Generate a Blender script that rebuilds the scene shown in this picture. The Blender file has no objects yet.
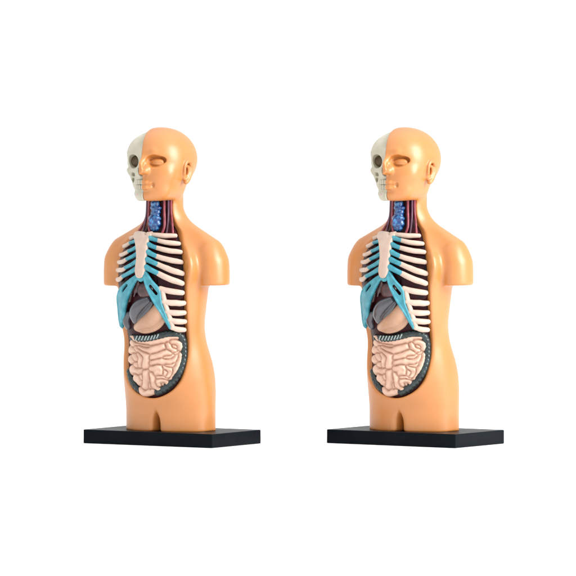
import bpy, math
import numpy as np

# ------------------------------------------------------------------ scene
sc = bpy.context.scene
COL = sc.collection
MM = 0.001                       # everything below is measured in millimetres
TH, EL = math.radians(33.0), math.radians(2.4)
CS, SN = math.cos(TH), math.sin(TH)
CX, PY0 = 172.0, 429.6
BASE_H = 13.9

def lin(r, g, b):
    f = lambda c: (c / 255 / 12.92) if c / 255 <= 0.04045 else ((c / 255 + 0.055) / 1.055) ** 2.4
    return (f(r), f(g), f(b), 1.0)

# ------------------------------------------------------------------ materials
def plastic(name, c1, c2, rough=0.35, scale=60.0, bump=0.02, sss=0.0, coat=0.0, spec=0.5, bscale=900.0, detail=4.0, lo=0.35, hi=0.7):
    m = bpy.data.materials.new(name); m.use_nodes = True
    nt = m.node_tree; p = nt.nodes['Principled BSDF']
    tc = nt.nodes.new('ShaderNodeTexCoord')
    n = nt.nodes.new('ShaderNodeTexNoise'); n.inputs['Scale'].default_value = scale; n.inputs['Detail'].default_value = detail
    nt.links.new(tc.outputs['Object'], n.inputs['Vector'])
    r = nt.nodes.new('ShaderNodeValToRGB')
    r.color_ramp.elements[0].color = c1; r.color_ramp.elements[1].color = c2
    r.color_ramp.elements[0].position = lo; r.color_ramp.elements[1].position = hi
    nt.links.new(n.outputs['Fac'], r.inputs['Fac']); nt.links.new(r.outputs['Color'], p.inputs['Base Color'])
    n2 = nt.nodes.new('ShaderNodeTexNoise'); n2.inputs['Scale'].default_value = bscale; n2.inputs['Detail'].default_value = 3.0
    nt.links.new(tc.outputs['Object'], n2.inputs['Vector'])
    b = nt.nodes.new('ShaderNodeBump'); b.inputs['Strength'].default_value = bump; b.inputs['Distance'].default_value = 0.0006
    nt.links.new(n2.outputs['Fac'], b.inputs['Height']); nt.links.new(b.outputs['Normal'], p.inputs['Normal'])
    mr = nt.nodes.new('ShaderNodeMapRange'); mr.inputs['To Min'].default_value = rough - 0.05; mr.inputs['To Max'].default_value = rough + 0.07
    nt.links.new(n.outputs['Fac'], mr.inputs['Value']); nt.links.new(mr.outputs['Result'], p.inputs['Roughness'])
    p.inputs['Specular IOR Level'].default_value = spec
    if sss:
        p.inputs['Subsurface Weight'].default_value = sss
        p.inputs['Subsurface Radius'].default_value = (1.0, 0.45, 0.2)
        p.inputs['Subsurface Scale'].default_value = 0.004
    if coat:
        p.inputs['Coat Weight'].default_value = coat; p.inputs['Coat Roughness'].default_value = 0.12
    return m

M = {
 'skin':   plastic('orange_plastic', lin(185, 118, 56), lin(191, 124, 61), 0.37, 25, 0.03, sss=0.2, spec=0.8),
 'bone':   plastic('bone_cream', lin(188, 164, 148), lin(198, 176, 160), 0.38, 120, 0.06),
 'skull':  plastic('skull_grey', lin(172, 168, 148), lin(190, 186, 168), 0.45, 70, 0.10),
 'teal':   plastic('cartilage_blue', lin(44, 128, 144), lin(76, 154, 168), 0.34, 160, 0.08),
 'blue':   plastic('larynx_blue', lin(0, 48, 108), lin(74, 152, 204), 0.2, 420, 1.0, coat=0.5, bscale=700, lo=0.48, hi=0.78),
 'dark':   plastic('dark_maroon', lin(26, 3, 7), lin(56, 7, 15), 0.4, 90, 0.1, spec=0.15),
 'lung':   plastic('lung_maroon', lin(14, 3, 6), lin(62, 10, 20), 0.34, 150, 0.3, bscale=300, spec=0.18),
 'heart':  plastic('heart_brown', lin(40, 20, 22), lin(96, 52, 52), 0.25, 180, 0.3, coat=0.3, bscale=260),
 'liver':  plastic('liver_slate', lin(44, 44, 50), lin(74, 74, 80), 0.24, 60, 0.03, coat=0.8),
 'stomach':plastic('stomach_tan', lin(168, 126, 98), lin(188, 150, 124), 0.36, 60, 0.08),
 'colon':  plastic('colon_slate', lin(16, 26, 28), lin(44, 60, 60), 0.25, 200, 0.2, spec=0.5, bscale=500),
 'gut':    plastic('gut_cream', lin(200, 163, 141), lin(212, 178, 157), 0.36, 90, 0.06),
 'red':    plastic('vessel_red', lin(112, 30, 42), lin(150, 58, 70), 0.28, 200, 0.1, coat=0.3),
 'purple': plastic('vessel_purple', lin(58, 24, 44), lin(96, 50, 74), 0.28, 200, 0.1, coat=0.3),
 'base':   plastic('black_plastic', lin(4, 10, 16), lin(9, 16, 22), 0.34, 40, 0.05, bscale=1500, spec=0.06),
 'socket': plastic('socket_shade_brown', lin(66, 50, 26), lin(98, 78, 46), 0.5, 120, 0.1),  # brown of the orbit, with its shade mixed into the colour
 'mesentery': plastic('mesentery_brown', lin(160, 104, 80), lin(176, 122, 98), 0.45, 120, 0.1, spec=0.3),
 'fold': plastic('highlight_pale', lin(120, 138, 136), lin(160, 174, 172), 0.3, 200, 0.1),  # pale tone for the highlights painted on the colon
 'pink':   plastic('pink_paint', lin(196, 130, 150), lin(206, 146, 160), 0.4),
}

# ------------------------------------------------------------------ mesh output
def link(name, verts, faces, mat, parent, smooth=True):
    verts = np.asarray(verts, np.float32) * MM
    me = bpy.data.meshes.new(name)
    if isinstance(faces, np.ndarray):
        n = len(faces); k = faces.shape[1]
        me.vertices.add(len(verts)); me.vertices.foreach_set('co', verts.ravel())
        me.loops.add(n * k); me.loops.foreach_set('vertex_index', faces.astype(np.int32).ravel())
        me.polygons.add(n); me.polygons.foreach_set('loop_start', np.arange(0, n * k, k, dtype=np.int32))
        me.update(calc_edges=True); me.validate()
    else:
        me.from_pydata([tuple(v) for v in verts], [], faces); me.update()
    me.polygons.foreach_set('use_smooth', np.full(len(me.polygons), smooth))
    me.materials.append(M[mat])
    o = bpy.data.objects.new(name, me); COL.objects.link(o)
    if parent: o.parent = parent
    return o

# ------------------------------------------------------------------ implicit surfaces
def smin(a, b, k):
    if k <= 0: return np.minimum(a, b)
    h = np.maximum(k - np.abs(a - b), 0) / k
    return np.minimum(a, b) - h * h * (k * 0.25)
def smax(a, b, k): return -smin(-a, -b, k)

def ellipsoid(c, r):
    c = np.float32(c); r = np.float32(r)
    def f(X, Y, Z):
        x, y, z = (X - c[0]) / r[0], (Y - c[1]) / r[1], (Z - c[2]) / r[2]
        k0 = np.sqrt(x * x + y * y + z * z) + 1e-6
        k1 = np.sqrt((x / r[0]) ** 2 + (y / r[1]) ** 2 + (z / r[2]) ** 2) + 1e-6
        return k0 * (k0 - 1) / k1
    return f, c - r, c + r

def cone(a, b, ra, rb):
    a = np.float32(a); b = np.float32(b); d = b - a; L = float(d @ d) + 1e-9
    def f(X, Y, Z):
        t = np.clip(((X - a[0]) * d[0] + (Y - a[1]) * d[1] + (Z - a[2]) * d[2]) / L, 0, 1)
        return np.sqrt((X - a[0] - t * d[0]) ** 2 + (Y - a[1] - t * d[1]) ** 2 + (Z - a[2] - t * d[2]) ** 2) - (ra + (rb - ra) * t)
    return f, np.minimum(a - ra, b - rb), np.maximum(a + ra, b + rb)

def rbox(c, h, r):
    c = np.float32(c); h = np.float32(h)
    def f(X, Y, Z):
        q = [np.abs(X - c[0]) - h[0] + r, np.abs(Y - c[1]) - h[1] + r, np.abs(Z - c[2]) - h[2] + r]
        return np.sqrt(np.maximum(q[0], 0) ** 2 + np.maximum(q[1], 0) ** 2 + np.maximum(q[2], 0) ** 2) + np.minimum(np.maximum(np.maximum(q[0], q[1]), q[2]), 0) - r
    return f, c - h, c + h

class Grid:
    def __init__(s, xs, ys, zs):
        s.ax = [np.asarray(v, np.float32) for v in (xs, ys, zs)]
        s.F = np.full([len(v) for v in s.ax], 60.0, np.float32)
        s.rot = None
    def coords(s, sl=(slice(None),) * 3):
        X = s.ax[0][sl[0]][:, None, None]; Y = s.ax[1][sl[1]][None, :, None]; Z = s.ax[2][sl[2]][None, None, :]
        return X, Y, Z
    def do(s, prim, k=0.0, cut=False, pad=None):
        f, lo, hi = prim
        pad = max(k, 2.0) + 1.0 if pad is None else pad
        lo, hi = np.array(lo, float), np.array(hi, float)
        if s.rot:                       # window of the rotated box
            c, sn = s.rot
            P = [(x * c - y * sn, x * sn + y * c) for x in (lo[0], hi[0]) for y in (lo[1], hi[1])]
            lo[0], hi[0] = min(p[0] for p in P), max(p[0] for p in P)
            lo[1], hi[1] = min(p[1] for p in P), max(p[1] for p in P)
        sl = tuple(slice(max(0, int(np.searchsorted(a, l - pad)) - 1), int(np.searchsorted(a, h + pad)) + 1) for a, l, h in zip(s.ax, lo, hi))
        X, Y, Z = s.coords(sl)
        if s.rot:
            c, sn = s.rot; X, Y = X * c + Y * sn, -X * sn + Y * c
        d = f(X, Y, Z)
        s.F[sl] = smax(s.F[sl], -d, k) if cut else smin(s.F[sl], d, k)
    def mesh(s, relax=1):
        F = s.F
        ins = F < 0
        ins[0] = ins[-1] = False; ins[:, 0] = ins[:, -1] = False; ins[:, :, 0] = ins[:, :, -1] = False
        F = np.where(ins, np.minimum(F, -1e-4), np.maximum(F, 1e-4))
        cnt = np.zeros([n - 1 for n in F.shape], np.uint8)
        offs = [(i, j, k) for i in (0, 1) for j in (0, 1) for k in (0, 1)]
        nx, ny, nz = cnt.shape
        for i, j, k in offs: cnt += ins[i:i + nx, j:j + ny, k:k + nz]
        idx = np.argwhere((cnt > 0) & (cnt < 8))
        vid = np.full(cnt.shape, -1, np.int32); vid[idx[:, 0], idx[:, 1], idx[:, 2]] = np.arange(len(idx))
        vals = {o: F[idx[:, 0] + o[0], idx[:, 1] + o[1], idx[:, 2] + o[2]] for o in offs}
        acc = np.zeros((len(idx), 3)); n = np.zeros(len(idx))
        for o in offs:
            for axn in range(3):
                if o[axn]: continue
                q = list(o); q[axn] = 1; q = tuple(q)
                a, b = vals[o], vals[q]; m = (a < 0) != (b < 0)
                t = np.where(m, a / np.where(m, a - b, 1), 0)
                p = np.zeros((len(idx), 3)); p[:] = o; p[:, axn] += t
                acc += p * m[:, None]; n += m
        P = idx + acc / n[:, None]
        V = np.stack([np.interp(P[:, a], np.arange(len(s.ax[a])), s.ax[a]) for a in range(3)], 1)
        quads = []
        for axn in range(3):
            a1, a2 = (axn + 1) % 3, (axn + 2) % 3
            A = np.moveaxis(ins, (axn, a1, a2), (0, 1, 2)); W = np.moveaxis(vid, (axn, a1, a2), (0, 1, 2))
            lo, hi = A[:-1, 1:-1, 1:-1], A[1:, 1:-1, 1:-1]
            e = np.argwhere(lo != hi)
            if not len(e): continue
            i, j, k = e[:, 0], e[:, 1] + 1, e[:, 2] + 1
            q = np.stack([W[i, j - 1, k - 1], W[i, j, k - 1], W[i, j, k], W[i, j - 1, k]], 1)
            fl = ~A[i, j, k]; q[fl] = q[fl][:, ::-1]
            quads.append(q)
        Q = np.concatenate(quads)
        for _ in range(relax):
            S = np.zeros_like(V); c = np.zeros(len(V))
            for r in range(4):
                a, b = Q[:, r], Q[:, (r + 1) % 4]
                for d in range(3): S[:, d] += np.bincount(a, V[b, d], len(V))
                c += np.bincount(a, minlength=len(V))
            V = V * 0.5 + 0.5 * S / c[:, None]
        return V, Q

def axis(lo, hi, h): return np.arange(lo, hi + h, h)
def graded(segs):
    out = []
    for lo, hi, h in segs: out += list(np.linspace(lo, hi, max(2, int(round((hi - lo) / h)) + 1))[:-1])
    return np.array(out + [segs[-1][1]])

# ------------------------------------------------------------------ torso reference surface
#        z    half width  half depth  centre y
PROF = np.array([
 (-20, 48.8, 33.5, -2.2), (22, 48.8, 33.5, -2.2), (38, 48.5, 38.0, -3.0), (54, 47.8, 41.0, -5.0), (69, 46.4, 39.6, -7.6), (86, 43.8, 34.5, -11.5),
 (97, 43.4, 34.3, -14.5), (107, 44.8, 35.2, -18.0), (130, 47.0, 38.0, -17.5), (147, 49.5, 38.5, -17.5), (165, 50.0, 37.0, -17.0), (180, 46.0, 33.5, -16.0),
 (190, 38.0, 29.5, -14.5), (197, 29.5, 25.0, -13.5), (204, 22.5, 21.0, -13.0), (212, 19.2, 19.0, -13.0), (222, 18.4, 18.4, -13.0), (300, 18.4, 18.4, -13.0)])
ZF = np.linspace(-20, 300, 641)
_p = [np.interp(ZF, PROF[:, 0], PROF[:, i]) for i in (1, 2, 3)]
_k = np.exp(-0.5 * (np.arange(-24, 25) / 8.0) ** 2); _k /= _k.sum()
_p = [np.convolve(np.pad(v, 24, mode='edge'), _k, 'valid') for v in _p]
def prof(z): return [np.interp(z, ZF, v) for v in _p]

def torso_off(X, Y, Z):
    a, b, yc = [v.astype(np.float32).reshape(Z.shape) for v in prof(Z.ravel())]
    y = Y - yc
    rho = np.sqrt(X * X + y * y) + 1e-4
    r = np.sqrt((X / a) ** 2 + (y / b) ** 2) + 1e-5
    return rho - rho / r
def torso_phi(X, Y, Z):
    a, b, yc = [v.astype(np.float32).reshape(Z.shape) for v in prof(Z.ravel())]
    return np.arctan2(X / a, -(Y - yc) / b)

def surf(phi, z, o=0.0):
    a, b, yc = prof(z)
    return np.array([(a + o) * math.sin(phi), float(yc - (b + o) * math.cos(phi)), z])

def where(px, py, o=0.0):
    """point on the torso surface (offset o) measured from the photograph: returns (phi, z)"""
    z = PY0 - py; phi = 0
    for _ in range(8):
        a, b, yc = prof(z)
        A, B = (a + o) * CS, (b + o) * SN
        v = (px - CX - yc * SN) / math.hypot(A, B)
        phi = math.atan2(B, A) + math.asin(max(-0.985, min(0.985, v)))
        x, y = (a + o) * math.sin(phi), yc - (b + o) * math.cos(phi)
        z = (PY0 - py - (-x * SN + y * CS) * math.sin(EL)) / math.cos(EL)
    return phi, float(z)
def at(px, py, o=0.0):
    phi, z = where(px, py, o); return surf(phi, z, o)

def poly_sdf(P):
    """signed distance to a closed outline, evaluated on 2-D arrays"""
    P = np.asarray(P, np.float32)
    def f(U, V):
        d = np.full(np.broadcast(U, V).shape, 1e9, np.float32); s = np.ones(d.shape, np.float32)
        for i in range(len(P)):
            a, b = P[i], P[i - 1]
            ex, ey = b - a; wx, wy = U - a[0], V - a[1]
            t = np.clip((wx * ex + wy * ey) / (ex * ex + ey * ey + 1e-9), 0, 1)
            d = np.minimum(d, (wx - ex * t) ** 2 + (wy - ey * t) ** 2)
            c1, c2, c3 = V >= a[1], V < b[1], ex * wy > ey * wx
            s = np.where((c1 & c2 & c3) | (~c1 & ~c2 & ~c3), -s, s)
        return s * np.sqrt(d)
    return f

US = 42.0                                   # millimetres of surface per radian
def smooth_poly(P, n=6, closed=True):
    P = np.asarray(P, float); out = []
    N = len(P)
    rng = range(N) if closed else range(N - 1)
    for i in rng:
        g = (lambda j: P[j % N]) if closed else (lambda j: P[max(0, min(N - 1, j))])
        p0, p1, p2, p3 = g(i - 1), g(i), g(i + 1), g(i + 2)
        for t in np.arange(n) / n:
            out.append(0.5 * ((2 * p1) + (-p0 + p2) * t + (2 * p0 - 5 * p1 + 4 * p2 - p3) * t * t + (-p0 + 3 * p1 - 3 * p2 + p3) * t ** 3))
    if not closed: out.append(P[-1])
    return np.array(out)

# opening of the trunk: its left border read off the photograph, mirrored to the other side
EDGE = [(172.2, 196), (172.4, 205), (172.8, 215), (174, 219), (177, 226), (180.4, 231.5), (182.6, 240), (184.2, 254), (185.6, 268), (186.4, 281),
        (187.6, 312), (189.3, 333), (189, 350), (187.3, 362), (182.8, 377), (177, 385.5), (170.7, 391), (162, 395.6), (154, 397.6)]
_e = [(where(*p)[0] * US, where(*p)[1]) for p in EDGE]
_w = lambda z: np.interp(z, [96, 106, 128, 150, 184, 200], [0, 6, 8, 14, 12, 0])
OPEN = smooth_poly([(u, z) for u, z in _e] + [(-u - _w(z), z) for u, z in _e[::-1]], 3)
open_sdf = poly_sdf(OPEN)

# ------------------------------------------------------------------ swept tubes
def tube(P, R, seg=14, sub=5, flat=1.0, capn=4):
    P = smooth_poly(P, sub, False); R = np.interp(np.linspace(0, 1, len(P)), np.linspace(0, 1, len(R)), R)
    T = np.gradient(P, axis=0); T /= np.linalg.norm(T, axis=1)[:, None]
    out = []; cen = []
    # round ends
    pts, rad, tan = [], [], []
    for q in range(capn, 0, -1):
        an = q / capn * math.pi / 2 * 0.97
        pts.append(P[0] - T[0] * R[0] * math.sin(an)); rad.append(R[0] * math.cos(an)); tan.append(T[0])
    pts += list(P); rad += list(R); tan += list(T)
    for q in range(1, capn + 1):
        an = q / capn * math.pi / 2 * 0.97
        pts.append(P[-1] + T[-1] * R[-1] * math.sin(an)); rad.append(R[-1] * math.cos(an)); tan.append(T[-1])
    ref = np.array([0, 0, 1.0])
    if abs(tan[0] @ ref) > 0.9: ref = np.array([1.0, 0, 0])
    n = ref - tan[0] * (ref @ tan[0]); n /= np.linalg.norm(n)
    for p, r, t in zip(pts, rad, tan):
        n = n - t * (n @ t); n /= np.linalg.norm(n); b = np.cross(t, n)
        for k in range(seg):
            a = 2 * math.pi * k / seg
            out.append(p + r * (n * math.cos(a) + b * math.sin(a) * flat))
    m = len(pts); F = []
    for i in range(m - 1):
        for k in range(seg):
            k2 = (k + 1) % seg
            F.append((i * seg + k, i * seg + k2, (i + 1) * seg + k2, (i + 1) * seg + k))
    F.append(tuple(range(seg))[::-1]); F.append(tuple((m - 1) * seg + k for k in range(seg)))
    return out, F

def blob(name, prims, mat, parent, h=0.6, k=2.0, cuts=(), after=None, relax=1):
    lo = np.min([p[1] for p in prims], 0) - 3; hi = np.max([p[2] for p in prims], 0) + 3
    g = Grid(axis(lo[0], hi[0], h), axis(lo[1], hi[1], h), axis(lo[2], hi[2], h))
    for p in prims: g.do(p, k)
    for p, kk in cuts: g.do(p, kk, True)
    if after: after(g)
    V, Q = g.mesh(relax)
    return link(name, V, Q, mat, parent)

def chain(pts, rad):
    return [cone(pts[i], pts[i + 1], rad[i], rad[i + 1]) for i in range(len(pts) - 1)]

def schain(pts, rad, n=6):
    C = smooth_poly(pts, n, False); t = np.linspace(0, len(rad) - 1, len(C)); R = smooth_poly([[r, 0] for r in rad], n, False)[:, 0]
    return chain(list(C), list(R))
# ------------------------------------------------------------------ the model
root = bpy.data.objects.new('anatomy_model', None); COL.objects.link(root)
def lift(o): o.location.z = BASE_H * MM; return o

# base slab, bevelled
def make_base():
    import bmesh
    bm = bmesh.new(); bmesh.ops.create_cube(bm, size=1)
    for v in bm.verts: v.co = (v.co.x * 153 * MM, v.co.y * 91 * MM, (v.co.z + 0.5) * BASE_H * MM)
    bmesh.ops.bevel(bm, geom=bm.edges[:], offset=1.1 * MM, segments=3, affect='EDGES', profile=0.6)
    me = bpy.data.meshes.new('base'); bm.to_mesh(me); bm.free()
    me.polygons.foreach_set('use_smooth', np.full(len(me.polygons), False)); me.materials.append(M['base'])
    o = bpy.data.objects.new('base', me); COL.objects.link(o); o.parent = root
make_base()

HR = math.radians(3.0)                      # the head is turned a little
HROT = (math.cos(HR), math.sin(HR))

def seam(Z): return 5.0 * (np.maximum(Z - 272, 0) / 28) ** 2     # the skin laps a little over the crown

def head_shape(g):
    """skin half of the head (x > 0) in the head's own frame"""
    h = Grid(*g.ax); h.F = np.full(g.F.shape, 60, np.float32); h.rot = HROT
    h.do(ellipsoid((0, -18, 271), (32.5, 39.5, 31.5)), 0)
    h.do(ellipsoid((0, -30, 277), (28.5, 27.6, 22.5)), 8)
    h.do(ellipsoid((0, -32, 263), (27.5, 24, 25)), 10)
    h.do(rbox((0, -31, 246.3), (23, 24.5, 16.5), 12.5), 11)                 # jaw
    h.do(ellipsoid((0, -48, 236.5), (11, 9.3, 7.5)), 7)                   # chin
    h.do(ellipsoid((17, -43, 258), (9, 9, 8)), 7)                       # cheek
    for p in chain([(1, -55.3, 278.8), (10, -53.4, 278.8), (21, -44.4, 275)], [2.8, 3.4, 2.8]): h.do(p, 3.5)   # brow
    h.do(ellipsoid((11.8, -57, 270.2), (8.8, 8.2, 5.9)), 2.6, True)     # eye socket
    h.do(ellipsoid((17.5, -52, 271), (5, 6, 3.6)), 2.0, True)
    h.do(ellipsoid((12.2, -50.6, 268.9), (7.4, 4.6, 3.8)), 0.5)         # closed eye
    for p in schain([(5.4, -54.0, 268.5), (9, -55.2, 268.4), (12.2, -55.5, 268.3), (15.6, -54.9, 268.2), (19, -52.6, 268.2)], [0.8] * 5): h.do(p, 0.7, True)
    h.do(cone((0, -55.5, 276), (0, -67.6, 261.6), 3.2, 3.6), 3.0)         # nose
    h.do(cone((2.8, -54, 270), (4.0, -58.5, 262), 2.2, 3.3), 3.0)
    h.do(cone((0, -67.4, 260.8), (0, -57, 258.6), 3.5, 3.0), 2)
    h.do(ellipsoid((4.9, -59.8, 260.4), (3.1, 5.0, 3.3)), 2.6)          # nostril wing
    h.do(ellipsoid((3.4, -61.5, 256.0), (1.7, 3.2, 1.4)), 0.6, True)
    h.do(ellipsoid((0, -51.5, 246.4), (12, 7.0, 8.5)), 4)               # mouth mound
    lx = [(-1, -59.0), (4, -58.4), (7.6, -56.7), (9.8, -55.0)]
    for p in chain([(x, y, z) for (x, y), z in zip(lx, (249, 248.8, 248, 247))], [2.0, 1.9, 1.5, 0.8]): h.do(p, 1.4)
    for p in chain([(x, y + 0.3, z) for (x, y), z in zip(lx, (243.8, 243.9, 244.9, 246.2))], [2.5, 2.3, 1.6, 0.8]): h.do(p, 1.4)
    for p in chain([(-2, -61.2, 246.6), (4, -60.4, 246.6), (7.8, -58.4, 246.5), (10.8, -56.2, 246.3)], [0.9, 0.9, 0.9, 0.9]): h.do(p, 0.4, True)
    h.do(ellipsoid((10.8, -56.6, 246.3), (1.1, 1.5, 2.3)), 1.6, True)
    h.do(ellipsoid((2, -60.0, 239.2), (8, 2.8, 1.8)), 2.6, True)
    # ear
    ey = -10.5
    h.do(ellipsoid((30.2, -14.5 + ey, 259.6), (3.0, 6.4, 10.4)), 2)
    h.do(ellipsoid((33.6, -14.0 + ey, 261), (4.4, 4.6, 7.6)), 0.8, True)
    ear = [(31.8, -20.5, 259), (32.2, -21, 265), (32.4, -17.5, 270), (32.8, -12, 270.4), (33.0, -8.2, 265), (32.6, -9, 258), (31.6, -12.5, 251.6), (31, -16.5, 248.5)]
    for p in schain([(a + 0.5, (b + 14.5) * 0.92 - 14.5 + ey, (c - 260) * 0.94 + 259.6) for a, b, c in ear], [1.2, 1.4, 1.6, 1.7, 1.7, 1.7, 2.1, 2.3]): h.do(p, 1.0)
    for p in schain([(31.8, -16.5 + ey, 265), (32.2, -12.6 + ey, 263.5), (32.0, -12.2 + ey, 258.5), (31.4, -14.5 + ey, 254)], [0.9, 1.2, 1.2, 0.9]): h.do(p, 1.0)
    h.do(ellipsoid((31.6, -19.6 + ey, 258), (1.8, 1.9, 2.6)), 0.8)
    # keep the wearer's left half only; the flat jaw underside
    X, Y, Z = g.coords(); c, sn = HROT
    xh = X * c + Y * sn
    h.F = smax(h.F, -xh - seam(Z), 0.6)
    h.F = smax(h.F, 230.2 - Z, 1.6)
    return h.F

def make_body():
    xs = graded([(-76, -36, 1.0), (-36, 38, 0.6), (38, 76, 0.9)])
    ys = graded([(-66, -30, 0.6), (-30, 40, 1.0)])
    zs = graded([(-3, 226, 0.9), (226, 306, 0.5)])
    g = Grid(xs, ys, zs)
    X, Y, Z = g.coords()
    off = torso_off(X, Y, Z)
    g.F = smax(off, -0.3 - Z, 0.5)
    legs = 60.0
    for xc in (-24.6, 25.4):
        x, y = np.abs(X - xc), np.abs(Y + 2.5) + 1e-3
        rho = np.sqrt(x * x + y * y); q = 3.2 if xc > 0 else 5.0; r = ((x / (22.6 if xc > 0 else 26.2)) ** q + (y / 37.0) ** q) ** (1 / q)
        legs = np.minimum(legs, rho - rho / r)
    keep = smin(legs + 0 * Z, 24.0 - Z - 0.06 * (Y + 20), 20)
    g.F = smax(g.F, keep, 3)
    g.F = smax(g.F, Z - 243, 4)
    # thighs
    for s in (-1, 1):
        # shoulders and arm stumps
        g.do(cone((13 * s, -7, 205), (49 * s, -9, 178.5), 9, 15.5), 12)
        def arm(X, Y, Z, s=s):
            t = np.clip((Z - 146) / 40, 0, 1)
            x, y = X - s * (57 - 3 * t), Y + 10
            aa, bb = 14.2 + 1.0 * np.sin(t * 3.1), 17.0 + 1.0 * np.sin(t * 3.1)
            rho = np.sqrt(x * x + y * y) + 1e-4; r = np.sqrt((x / aa) ** 2 + (y / bb) ** 2) + 1e-5
            zz = np.maximum(Z - 168, 0) * 0.78
            d = rho - rho / r
            d = np.sqrt(np.maximum(d + 14, 0) ** 2 + zz ** 2) - 14
            return smax(d, (146.4 if s > 0 else 143.6) - Z, 2.2)
        g.do((arm, (57 * s - 18, -30, 141), (57 * s + 18, 10, 196)), 5, pad=8)
        g.do(ellipsoid((36 * s, -36, 165), (13, 12, 16)), 10)           # chest muscle
        g.do(ellipsoid((22 * s, 8, 170), (22, 14, 28)), 12)             # shoulder blade
    # opening
    ph = torso_phi(X, Y, Z) * US
    od = open_sdf(ph, np.broadcast_to(Z, ph.shape))
    cav = smax(od, -(off + 13.0), 2.0)
    g.F = smax(g.F, -cav, 2.6)
    g.F = smin(g.F, head_shape(g), 4.5)
    return g.mesh(2)
V, Q = make_body()
body = lift(link('body', V, Q, 'skin', root))

# lining behind the organs
def make_lining():
    g = Grid(axis(-50, 50, 0.9), axis(-66, 20, 0.9), axis(24, 240, 0.9))
    X, Y, Z = g.coords()
    off = torso_off(X, Y, Z)
    ph = torso_phi(X, Y, Z) * US
    od = open_sdf(ph, np.broadcast_to(Z, ph.shape))
    depth = np.interp(Z.ravel(), [30, 95, 110, 195, 205, 240], [4.6, 4.8, 5.5, 5.0, 4.6, 5.0]).reshape(Z.shape).astype(np.float32)
    g.F = smax(smax(od - 0.5, off + depth, 1.0), -(off + 16), 0.5)
    V, Q = g.mesh(1)
    lift(link('cavity_lining', V, Q, 'dark', root))
make_lining()

# ------------------------------------------------------------------ skull half
def rothead(p): return (p[0] * HROT[0] - p[1] * HROT[1], p[0] * HROT[1] + p[1] * HROT[0], p[2])
def make_skull():
    g = Grid(axis(-38, 8, 0.5), axis(-64, 26, 0.55), axis(226, 306, 0.5)); g.rot = HROT
    g.do(ellipsoid((0, -17.5, 272), (31.0, 38.6, 29.9)), 0)
    g.do(ellipsoid((-11, -34.5, 277), (16.6, 19.5, 17)), 6)
    g.do(ellipsoid((0, -35, 263), (24, 21, 19)), 6)                      # face block
    g.do(cone((-2, -54, 278.5), (-22, -44, 277.5), 3.2, 2.6), 3)           # brow
    for p in chain([(-23.2, -42, 276), (-24.2, -41, 267.4), (-21.4, -44, 260.5)], [2.2, 2.2, 2.6]): g.do(p, 2)
    for p in chain([(-21.5, -44.5, 260), (-27, -33, 260), (-30, -16, 262)], [3.4, 2.6, 2.0]): g.do(p, 1.5)
    g.do(cone((-5, -55, 262), (-22, -46.5, 260.5), 1.8, 2.4), 2)           # lower orbit rim
    g.do(cone((-4, -49, 257), (-9, -44.5, 247), 7.5, 8.0), 3)             # upper jaw
    g.do(cone((-20.5, -44, 257), (-13, -45, 246), 3.0, 4.5), 3)
    g.do(cone((-1.2, -55, 276), (-1.2, -60.5, 268.5), 2.0, 1.5), 2)        # nose bone
    g.do(ellipsoid((-14, -54, 269.4), (7.8, 17, 6.9)), 1.2, True)         # orbit
    g.do(ellipsoid((-2, -58, 260), (4.4, 10, 5.6)), 0.8, True)          # nose opening
    g.do(ellipsoid((-16.0, -51.5, 256.4), (3.4, 6.5, 2.0)), 0.8, True)    # hollow of the cheek
    g.do(ellipsoid((-17.0, -50, 250.6), (2.5, 6.5, 2.6)), 0.8, True)
    g.do(ellipsoid((-25, -29, 250.5), (6.5, 11, 6.5)), 1.5, True)         # hollow under the cheekbone
    g.do(ellipsoid((-33, -29, 270), (5.5, 8, 9)), 3, True)                # temple
    mand = [(-1, -53.4, 235), (-6.5, -51.4, 235.3), (-12, -44.5, 237), (-18, -34, 241), (-23.5, -22, 245), (-25, -17, 258)]
    for p in chain(mand, [4.8, 4.8, 4.4, 4.2, 4.4, 3.4]): g.do(p, 1.5)
    for p in chain([(-1, -52.8, 241), (-7, -51, 241), (-12.4, -45, 242), (-18, -34, 244)], [3.2, 3.2, 3.0, 2.5]): g.do(p, 1.5)
    X, Y, Z = g.coords(); c, sn = HROT
    g.F = smax(g.F, (X * c + Y * sn) + 0.25 + seam(Z), 0.5)
    V, Q = g.mesh(1)
    return lift(link('skull', V, Q, 'skull', root))
skull = make_skull()
def make_tooth(x, y, z, ang, w, hgt):
    g = Grid(axis(-3, 3, 0.3), axis(-3, 3, 0.3), axis(-4, 4, 0.3))
    g.do(rbox((0, 0, 0), (w, 1.3, hgt), 0.7), 0)
    V, Q = g.mesh(1)
    c, s = math.cos(ang), math.sin(ang)
    V = np.stack([V[:, 0] * c - V[:, 1] * s + x, V[:, 0] * s + V[:, 1] * c + y, V[:, 2] + z], 1)
    V = np.stack([V[:, 0] * HROT[0] - V[:, 1] * HROT[1], V[:, 0] * HROT[1] + V[:, 1] * HROT[0], V[:, 2]], 1)
    o = link('tooth', V, Q, 'skull', skull)
for i, (x, y, an) in enumerate([(-1.9, -56.3, 0.0), (-5.0, -55.6, -0.3), (-7.9, -54.2, -0.6), (-10.5, -52.0, -0.8), (-12.9, -49.2, -1.0), (-14.8, -46.0, -1.05)]):
    make_tooth(x, y, 248.9, an, 1.4, 2.3); make_tooth(x, y + 0.5, 244.2, an, 1.3, 2.2)
V, Q = (lambda g: (g.do(ellipsoid(rothead((-6.8, -55.4, 236.5)), (1.7, 1.3, 1.1))), g.mesh(1))[1])(Grid(axis(-9, 3, .3) - 1, axis(-62, -50, .3), axis(233, 240, .3)))
link('gum_spot', V, Q, 'pink', skull)

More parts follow.
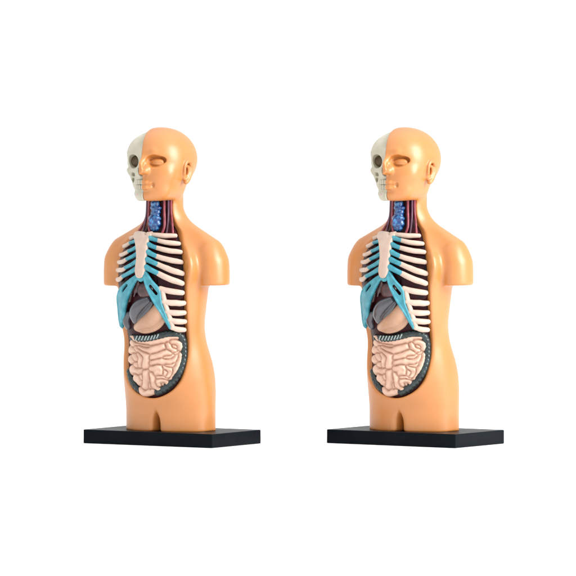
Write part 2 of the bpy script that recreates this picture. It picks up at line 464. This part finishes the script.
g_ = Grid(axis(-30, 4, .45), axis(-60, -20, .45), axis(258, 282, .45)); g_.rot = HROT
g_.do(ellipsoid((-14, -41.5, 269.4), (9.4, 6.0, 8.0))); _vq = g_.mesh(1); link('socket_shade_insert', _vq[0], _vq[1], 'socket', skull)  # brown insert added in the orbit; its colour carries shade as well as paint
# ------------------------------------------------------------------ neck
def P3(px, py, o): return at(px, py, o)
def neckpt(px, py, y):                      # a point at a given depth behind the opening
    x = (px - CX - y * SN) / CS
    z = (PY0 - py - (-x * SN + y * CS) * math.sin(EL)) / math.cos(EL)
    return np.array([x, y, z])
nk = lambda px, py, y=-30: neckpt(px, py, y)
lar = [ellipsoid(nk(155.3, 203.5), (4.6, 5, 3.2)), ellipsoid(nk(156, 208.2), (6.2, 5, 2.9)), ellipsoid(nk(155.8, 212.8), (5.4, 4.5, 2.6)),
       ellipsoid(nk(155, 218.5), (7.0, 6, 4.2)), ellipsoid(nk(155, 224.2), (7.2, 6, 4.4)), ellipsoid(nk(155.3, 229), (5.2, 5, 3.4)), ellipsoid(nk(154, 222), (2.2, 8.2, 6))]
lift(blob('larynx', lar, 'blue', root, 0.45, 2.6))
def vessel(pts, r, mat):
    V, F = tube([np.array(p) for p in pts], [r], 12); lift(link('blood_vessel', V, F, mat, root))
vessel([nk(164.4, 199, -28), nk(164.3, 210, -28), nk(164.6, 221, -29), nk(164.2, 228, -31), nk(162, 234, -33)], 1.35, 'red')
vessel([nk(168.6, 199, -25), nk(168.4, 210, -25), nk(168.2, 221, -27), nk(166.6, 234, -31)], 1.2, 'purple')
vessel([nk(171.2, 199, -23), nk(171.2, 212, -23.5), nk(172.2, 222, -27), nk(173, 233, -31)], 1.1, 'red')
vessel([nk(149.4, 199, -30), nk(149.0, 212, -30), nk(148.6, 222, -31), nk(150, 233, -34)], 1.3, 'red')
vessel([nk(147.4, 199, -26), nk(147, 212, -26), nk(145.6, 222, -28), nk(143, 232, -32)], 1.2, 'purple')
vessel([nk(150, 206, -18), nk(144.9, 221, -26), nk(141.0, 228, -28), nk(137, 234, -31)], 1.2, 'red')

# ------------------------------------------------------------------ organs of the chest
def below(depth, k=1.5):
    def f(g):
        g.F = smax(g.F, torso_off(*g.coords()) + depth, k)
    return f
lift(blob('lung', [ellipsoid(at(171, 262, -10), (17, 11, 36)), ellipsoid(at(171, 285, -10), (18, 12, 20)), ellipsoid(at(167, 242, -9), (9, 9, 11))], 'lung', root, 0.8, 6, after=below(4.6)))
lift(blob('lung', [ellipsoid(surf(-0.95, 162, -13), (15, 18, 36)), ellipsoid(surf(-1.0, 144, -13), (14, 18, 22)), ellipsoid(at(132, 244, -9), (8, 9, 10))], 'lung', root, 0.8, 6, after=below(2.2)))
lift(blob('heart', [ellipsoid(at(136, 286, -8), (8, 7, 8)), ellipsoid(at(146, 290, -8), (10, 7, 9)), ellipsoid(at(131, 294, -8), (6, 7, 9)), ellipsoid(at(133.4, 289, -3), (2.6, 2.4, 3)),
           cone(at(128, 300, -5), at(125, 314, -5), 3.4, 2.6), cone(at(138, 281, -3), at(134, 296, -3), 1.8, 1.4)], 'heart', root, 0.6, 1.5, after=below(2.5)))
liv = schain([at(148, 300.5, -5), at(140, 306, -4), at(135.5, 313, -4), at(136, 320, -5)], [4.2, 6.6, 6.2, 4.0])
liv2 = schain([at(129, 314, -4), at(127, 320, -4), at(128.5, 326, -4.5)], [3.0, 4.4, 3.6])
liv3 = schain([at(152, 302.6, -6.4), at(148, 310, -6.4), at(143, 317, -6.4), at(139, 322, -7)], [3.0, 4.6, 4.6, 3.2])
lift(blob('liver', liv + liv2 + liv3, 'liver', root, 0.5, 0.35))
sto = schain([at(163, 302, -8), at(160, 311, -7), at(153, 319, -6.5), at(145, 323, -6.5), at(138, 327, -7)], [5.5, 8.2, 8.4, 6.6, 4.2])
lift(blob('stomach', sto + schain([at(136.5, 329.2, -4), at(144, 331.2, -3.4), at(152.5, 329.6, -3.4), at(159.6, 325.4, -3.4), at(165, 319, -4)], [1.2, 1.9, 2.1, 2.0, 1.5]), 'stomach', root, 0.6, 1.2))

# ------------------------------------------------------------------ large and small intestine
def colon_path():
    tr = [(133.5, 337.6, -5), (141, 338.4, -3.5), (150, 338.2, -3.5), (160, 335.6, -3.5), (170, 333.4, -4), (178, 334, -4), (182.3, 339, -4),
          (183.6, 346, -4), (183.8, 355, -4), (182, 364.5, -4), (178, 374, -4), (171.5, 382.3, -4), (164, 388.4, -4), (157, 392, -4.5)]
    return tr
def beads(pts, step, r, k=0.7):
    P = smooth_poly([at(*p) for p in pts], 12, False)
    d = np.concatenate([[0], np.cumsum(np.linalg.norm(np.diff(P, axis=0), axis=1))])
    s = np.arange(0, d[-1], step)
    C = np.stack([np.interp(s, d, P[:, i]) for i in range(3)], 1)
    return [ellipsoid(c, (r, r, r)) for c in C]
lift(blob('large_intestine', beads(colon_path(), 4.0, 3.9) + beads([(130.2, 371.5, -4.5), (131.2, 377, -4.2), (133.6, 382.6, -4), (137.3, 387.6, -4), (142.4, 391, -4.5)], 4.0, 3.7), 'colon', root, 0.5, 0.1))

cc = [o for o in COL.objects if o.name.startswith('large_intestine')][0]
fold = []  # pale strokes that paint highlights along the transverse colon
for q in range(8):
    px = 136.5 + 3.0 * q; py = 337.9 - 0.012 * (px - 145) ** 2 * (1 if px > 145 else 0.3)
    fold.append(cone(at(px + 0.8, py - 1.7, 0.1), at(px - 0.7, py + 1.7, 0.1), 0.8, 0.8))
lo = np.min([p[1] for p in fold], 0) - 2; hi = np.max([p[2] for p in fold], 0) + 2
g_ = Grid(axis(lo[0], hi[0], .4), axis(lo[1], hi[1], .4), axis(lo[2], hi[2], .4))
for p in fold: g_.do(p)
_vq = g_.mesh(1); link('colon_highlight', _vq[0], _vq[1], 'fold', cc)
def z8(x, y): return (122 + x / 8.23, 330 + y / 8.23)
COILS = [
 ([(78, 52), (130, 90), (220, 98), (330, 80), (420, 52), (452, 50)], 26),
 ([(135, 140), (185, 163), (260, 153), (335, 133)], 26),
 ([(380, 118), (408, 158), (448, 172)], 22), ([(412, 92), (455, 100), (478, 132), (476, 160)], 21),
 ([(245, 228), (300, 213), (350, 188), (392, 186)], 22),
 ([(250, 262), (320, 252), (388, 260), (432, 240), (452, 212)], 24),
 ([(108, 148), (155, 180), (196, 212), (192, 262), (182, 300)], 25),
 ([(80, 84), (84, 118)], 20), ([(74, 160), (98, 168)], 20), ([(92, 205), (112, 232)], 19), ([(72, 236), (80, 262)], 18), ([(92, 288), (118, 284)], 16),
 ([(128, 190), (150, 225), (142, 268), (146, 300)], 17),
 ([(84, 300), (92, 335), (126, 345), (150, 328)], 22),
 ([(190, 345), (197, 400), (186, 462)], 28),
 ([(104, 368), (130, 392), (148, 428)], 19), ([(150, 376), (150, 400)], 14),
 ([(158, 500), (190, 520), (232, 496), (262, 492)], 22),
 ([(240, 362), (252, 410), (246, 452), (274, 482), (312, 482), (342, 452)], 20),
 ([(246, 322), (288, 302), (322, 322), (316, 352), (275, 350)], 21),
 ([(352, 305), (396, 318), (412, 345), (396, 376), (366, 384)], 18), ([(345, 335), (352, 368)], 15),
 ([(292, 420), (318, 408), (356, 412), (372, 432), (346, 462), (312, 456)], 17),
 ([(480, 190), (470, 250), (446, 308), (424, 352), (400, 395)], 20),
 ([(366, 398), (335, 390), (296, 384)], 16), ([(232, 482), (226, 440)], 13), ([(430, 280), (400, 292), (366, 290)], 15),
 ([(440, 190), (470, 175)], 18), ([(425, 130), (445, 140)], 12), ([(210, 130), (150, 118), (108, 112)], 16), ([(350, 225), (400, 222), (425, 205)], 14),
]
GUT_EDGE = [(72, 44), (104, 62), (150, 84), (220, 80), (330, 58), (420, 32), (462, 34), (484, 70), (497, 112), (501, 160), (492, 230), (470, 300), (440, 352), (402, 412), (362, 470), (312, 500),
            (270, 514), (230, 530), (180, 541), (147, 518), (140, 482), (126, 440), (98, 416), (74, 370), (62, 320), (57, 250), (58, 180), (60, 110)]
def gut():
    """plump folds packed side by side: every fold swells from the creases it shares with its neighbours"""
    pl = lambda pts: np.array([(w[0] * US, w[1]) for w in (where(*z8(*p), -2.0) for p in pts)], np.float32)
    u = axis(-47, 42, 0.25); z = axis(25, 96, 0.25)
    U, Z2 = np.meshgrid(u, z, indexing='ij'); U = U.astype(np.float32); Z2 = Z2.astype(np.float32)
    d1 = np.full(U.shape, 99, np.float32); d2 = d1.copy()
    wob = 0.35 * np.sin(U * 0.9 + 1.3 * np.sin(Z2 * 0.55)) + 0.3 * np.sin(Z2 * 1.05 + 0.8 * U)
    for pts, r in COILS:
        C = smooth_poly(pl(pts), 5, False); d = np.full(U.shape, 1e9, np.float32)
        for a, b in zip(C[:-1], C[1:]):
            e = b - a; t = np.clip(((U - a[0]) * e[0] + (Z2 - a[1]) * e[1]) / (e @ e + 1e-9), 0, 1)
            d = np.minimum(d, (U - a[0] - t * e[0]) ** 2 + (Z2 - a[1] - t * e[1]) ** 2)
        d = np.sqrt(d) - r / 8.23 * 0.9
        d2 = np.minimum(d2, np.maximum(d, d1)); d1 = np.minimum(d1, d)
    edge = -poly_sdf(smooth_poly(pl(GUT_EDGE), 4))(U, Z2)
    x = np.minimum((d2 - d1) * 0.5 + 0.05 * wob, edge + 1.3)
    R = 3.2
    q = np.clip(x / R, 0, 1)
    hgt = 5.3 * np.sqrt(1 - (1 - q) ** 2) - 0.10 * np.maximum(d1, -2) + 0.12 * wob
    for _ in range(1):
        hgt[1:-1, 1:-1] = 0.4 * hgt[1:-1, 1:-1] + 0.15 * (hgt[:-2, 1:-1] + hgt[2:, 1:-1] + hgt[1:-1, :-2] + hgt[1:-1, 2:])
    g = Grid(axis(-46, 46, 0.45), axis(-58, -6, 0.45), axis(26, 95, 0.45))
    X, Y, Z = g.coords()
    off = torso_off(X, Y, Z); ph = torso_phi(X, Y, Z) * US
    def look(F, ph, zz):
        iu = np.clip((ph - u[0]) / 0.25, 0, len(u) - 1.01); iz = np.clip((zz - z[0]) / 0.25, 0, len(z) - 1.01)
        a, b = iu.astype(int), iz.astype(int); fu, fz = iu - a, iz - b
        return F[a, b] * (1 - fu) * (1 - fz) + F[a + 1, b] * fu * (1 - fz) + F[a, b + 1] * (1 - fu) * fz + F[a + 1, b + 1] * fu * fz
    zz = np.broadcast_to(Z, ph.shape)
    g.F = smax(smax(off - (look(hgt, ph, zz) - 5.8), -look(edge, ph, zz) - 1.2, 0.8), -(off + 9), 0.5)
    V, Q = g.mesh(1); lift(link('small_intestine', V, Q, 'gut', root))
gut()

# ------------------------------------------------------------------ rib cage
def plate(name, outline, slot, mat, t0, t1, rnd=1.2, h=0.5, ridge=0.0):
    """a moulded plate lying on the curve of the chest; outline in photograph measurements"""
    W = [where(px, py, 1.0) for px, py in outline]
    O = smooth_poly([(p * US, z) for p, z in W], 4)
    f = poly_sdf(O)
    pts = np.array([surf(u / US, z, 1.0) for u, z in O])
    lo, hi = pts.min(0) - 6, pts.max(0) + 6
    g = Grid(axis(lo[0], hi[0], h), axis(lo[1], hi[1], h), axis(lo[2], hi[2], h))
    X, Y, Z = g.coords()
    off = torso_off(X, Y, Z); ph = torso_phi(X, Y, Z) * US
    d = f(ph, np.broadcast_to(Z, ph.shape))
    rg = ridge * np.exp(-((d + 1.3) / 0.9) ** 2) - 0.5 * ridge
    g.F = smax(d, np.abs(off - (t0 + t1) / 2) - (t1 - t0) / 2 - rg, rnd)
    if slot:
        g.do(cone(at(*slot[0], 1.0), at(*slot[1], 1.0), slot[2], slot[2]), 0, False) if False else None
        a, b = at(*slot[0], 0.5), at(*slot[1], 0.5)
        n = np.array([0.5 * (a[0] + b[0]), 0.5 * (a[1] + b[1]) + 15, 0]); n /= np.linalg.norm(n)
        for q in np.linspace(-3, 3, 7): g.do(cone(a + n * q, b + n * q, slot[2], slot[2]), 0.4, True)
    V, Q = g.mesh(1)
    return lift(link(name, V, Q, mat, root))

plate('sternum', [(137, 231.4), (141.5, 231.4), (145, 232.6), (146.6, 235.0), (148.4, 232.6), (152, 231.6), (152.4, 235), (149.6, 239), (148, 248), (147, 256), (146, 264), (145.4, 272), (143.2, 277), (140, 278.6), (136.8, 277), (135.4, 271),
                  (136.4, 262), (136.8, 254), (136.2, 246), (135.2, 240), (134.2, 236)], None, 'bone', -2.0, 3.1, 2.4)
plate('xiphoid_tip', [(145.2, 271), (146.8, 274.5), (144.6, 279.5), (141, 282), (138, 280.4), (135.6, 276.5), (136.4, 273.2), (139, 277), (142.6, 277)], None, 'teal', -1.5, 2.0, 1.6)
plate('costal_arch', [(144, 270), (147.4, 272.5), (150.5, 277.5), (154, 282), (157.6, 285.8), (160.4, 290), (161.4, 296), (162.4, 303.6), (165.6, 312.5), (169, 321.5), (171, 327.6), (169.6, 329.3), (167, 325.6), (163.4, 319.4), (157.4, 310),
                      (151.4, 300), (146.4, 290), (143.4, 281), (142.6, 275)], ((150.4, 286.2), (156.3, 293.6), 1.45), 'teal', -1.8, 1.8, ridge=1.1)
plate('costal_arch', [(138, 272.5), (135, 275), (130.8, 277.8), (125, 282.6), (120.6, 287), (118.4, 291.5), (117.5, 298), (117.6, 306), (118.0, 317), (118.6, 325), (119.6, 329), (121.4, 328.4), (123.0, 318.4), (124.2, 309.7),
                      (126.4, 301), (130.8, 291), (136, 281.6), (139, 279)], ((127.2, 285.2), (123.0, 290.8), 1.35), 'teal', -1.8, 1.8, ridge=1.1)

RNG = np.random.default_rng(7)
def rib(a, j, b, r0=2.0, r1=2.25, mid=None, oa=0.2, ob=-1.2, sag=0.7):
    """a bone from the joint j to the free end b, its cartilage from the breastbone a to j;
    flattened bands that bow a little and swell and taper along their length"""
    s0 = a if j is None else j
    pts = []
    for t in (0.0, 0.2, 0.4, 0.6, 0.8, 1.0):
        bow = math.sin(math.pi * t)
        w = RNG.normal(0, 0.12, 2) * (0 < t < 1)
        pts.append(at(s0[0] + (b[0] - s0[0]) * t + w[0], s0[1] + (b[1] - s0[1]) * t + sag * bow + w[1], oa + (ob - oa) * t + 0.5 * bow))
    k = [0.96, 1.0, 1.08, 1.12, 1.06, 0.92] * (1 + RNG.normal(0, 0.02, 6))
    V, F = tube(pts, list(r1 * k), 18, flat=0.8)
    o = lift(link('rib', V, F, 'bone', root))
    if j is not None:
        d = np.array(j) - np.array(a)
        e = np.array(j) + d / np.linalg.norm(d) * 0.5
        pts = [at(*a, oa), at((a[0] + j[0]) / 2, (a[1] + j[1]) / 2 + 0.2, oa + 0.25), at(*e, oa + 0.05)]
        V, F = tube(pts, [r0 * 1.2, r0 * 0.98, r1 * 0.9], 18, flat=0.84)
        link('cartilage', V, F, 'teal', o)
# wearer's left ribs
rib((148, 234.4), None, (175.4, 236), r1=2.4)
rib((150, 238.2), (157.5, 240.6), (178.8, 244), 2.3, 2.4)
rib((149, 245), (156.6, 248), (180.6, 252.4), 2.4, 2.45)
rib((148.2, 252.4), (157, 256.6), (181.4, 262.4), 2.5, 2.6)
rib((147.4, 259.8), (157.6, 264.4), (182.4, 273.6), 2.6, 2.75)
rib((146.4, 267.4), (158.4, 273.6), (182, 283.4), 2.7, 2.85)
rib((160.5, 288.6), None, (182.2, 292.8), r1=2.8, oa=-0.4)
rib((163.6, 301.4), None, (183.8, 303), r1=2.8, oa=-0.4)
rib((166.5, 311.6), None, (184.2, 312.6), r1=2.7, oa=-0.4)
rib((169, 319.6), None, (184.8, 321.4), r1=2.65, oa=-0.4)
rib((171.8, 327.2), None, (184.2, 329.6), r1=2.5, oa=-0.4)
V, F = tube([at(162.6, 290.6, -1.0), at(163.6, 297, -1.0), at(165.6, 305, -1.0), at(168.8, 315, -1.0), at(171.6, 324, -1.0), at(172.4, 327.4, -1.0)], [2.6], 14); lift(link('rib_margin', V, F, 'bone', root))
# wearer's right ribs
rib((139, 234.4), None, (123.6, 239.2), r1=2.1, ob=-0.6, sag=1.2)
rib((136.4, 240.8), (130.2, 243), (120.4, 246.8), 1.8, 2.0, ob=-0.6, sag=1.2)
rib((136.8, 247.4), (128.4, 251.4), (118.8, 255), 1.9, 2.0, ob=-0.6, sag=1.2)
rib((137, 254.2), (127.2, 259.2), (117.8, 262.2), 2.0, 2.1, ob=-0.6, sag=1.2)
rib((136.8, 261.6), (125.4, 268), (116.6, 270), 2.1, 2.15, ob=-0.6, sag=1.2)
rib((136.2, 269), (122.6, 276.6), (116.6, 279.4), 2.2, 2.2, ob=-0.6, sag=1.2)

# ------------------------------------------------------------------ place both models
CAM_D = 8000.0
XA, XB = CX - 288.0, CX + 243.5 - 288.0
def place(o, x):
    o.location = (x * MM, 0, 0); o.rotation_euler = (0, 0, -TH - math.atan2(x, CAM_D))
place(root, XA)
root['label'] = 'anatomy torso model on a black base, the left one of the identical pair'
root['category'] = 'anatomy model'; root['group'] = 'half open anatomy torso models'
def copy_tree(o, parent=None):
    c = o.copy(); COL.objects.link(c)
    if parent:
        c.parent = parent; c.matrix_parent_inverse = o.matrix_parent_inverse.copy()
    for ch in list(o.children): copy_tree(ch, c)
    return c
twin = copy_tree(root); place(twin, XB)
twin['label'] = 'anatomy torso model on a black base, the right one of the identical pair'

# ------------------------------------------------------------------ white surface, light, camera
n = 64
fl = [(8000 * math.cos(2 * math.pi * i / n), 8000 * math.sin(2 * math.pi * i / n), 0) for i in range(n)]
wm = bpy.data.materials.new('white_paper'); wm.use_nodes = True
p = wm.node_tree.nodes['Principled BSDF']; p.inputs['Base Color'].default_value = (0.95, 0.95, 0.95, 1); p.inputs['Roughness'].default_value = 0.9; p.inputs['Specular IOR Level'].default_value = 0.1
nz = wm.node_tree.nodes.new('ShaderNodeTexNoise'); nz.inputs['Scale'].default_value = 300
bp = wm.node_tree.nodes.new('ShaderNodeBump'); bp.inputs['Strength'].default_value = 0.02
wm.node_tree.links.new(nz.outputs['Fac'], bp.inputs['Height']); wm.node_tree.links.new(bp.outputs['Normal'], p.inputs['Normal'])
M['paper'] = wm
f = link('ground', fl, [tuple(range(n))], 'paper', None, False); f['kind'] = 'structure'

w = bpy.data.worlds.new('World'); sc.world = w; w.use_nodes = True
w.node_tree.nodes['Background'].inputs['Color'].default_value = (1, 1, 1, 1)
w.node_tree.nodes['Background'].inputs['Strength'].default_value = 1.1

def lamp(name, loc, tgt, size, power):
    l = bpy.data.lights.new(name, 'AREA'); l.shape = 'RECTANGLE'; l.size, l.size_y = size; l.energy = power
    o = bpy.data.objects.new(name, l); COL.objects.link(o); o.location = loc
    from mathutils import Vector
    o.rotation_euler = (Vector(tgt) - Vector(loc)).to_track_quat('-Z', 'Y').to_euler()
lamp('key_softbox', (1.65, -0.95, 1.0), (0, 0, 0.17), (0.9, 1.5), 60)
lamp('added_overhead_fill', (0, 0, 1.8), (0, 0, 0), (2.6, 2.6), 17)  # added fill lamp: keeps the ground white and washes out contact shadows

cam = bpy.data.cameras.new('camera'); co = bpy.data.objects.new('camera', cam); COL.objects.link(co); sc.camera = co
cam.sensor_width = 36; cam.lens = 36 * CAM_D / 576.0; cam.clip_start = 0.1; cam.clip_end = 100
tz = BASE_H + (PY0 - 288.0) / math.cos(EL)
co.location = (0, -CAM_D * math.cos(EL) * MM, (tz + CAM_D * math.sin(EL)) * MM)
co.rotation_euler = (math.pi / 2 - EL, 0, 0)
vs = sc.view_settings; sc.display_settings.display_device = 'sRGB'
vs.view_transform = 'Standard'; vs.look = 'None'; vs.exposure = 0.0; vs.gamma = 1.0
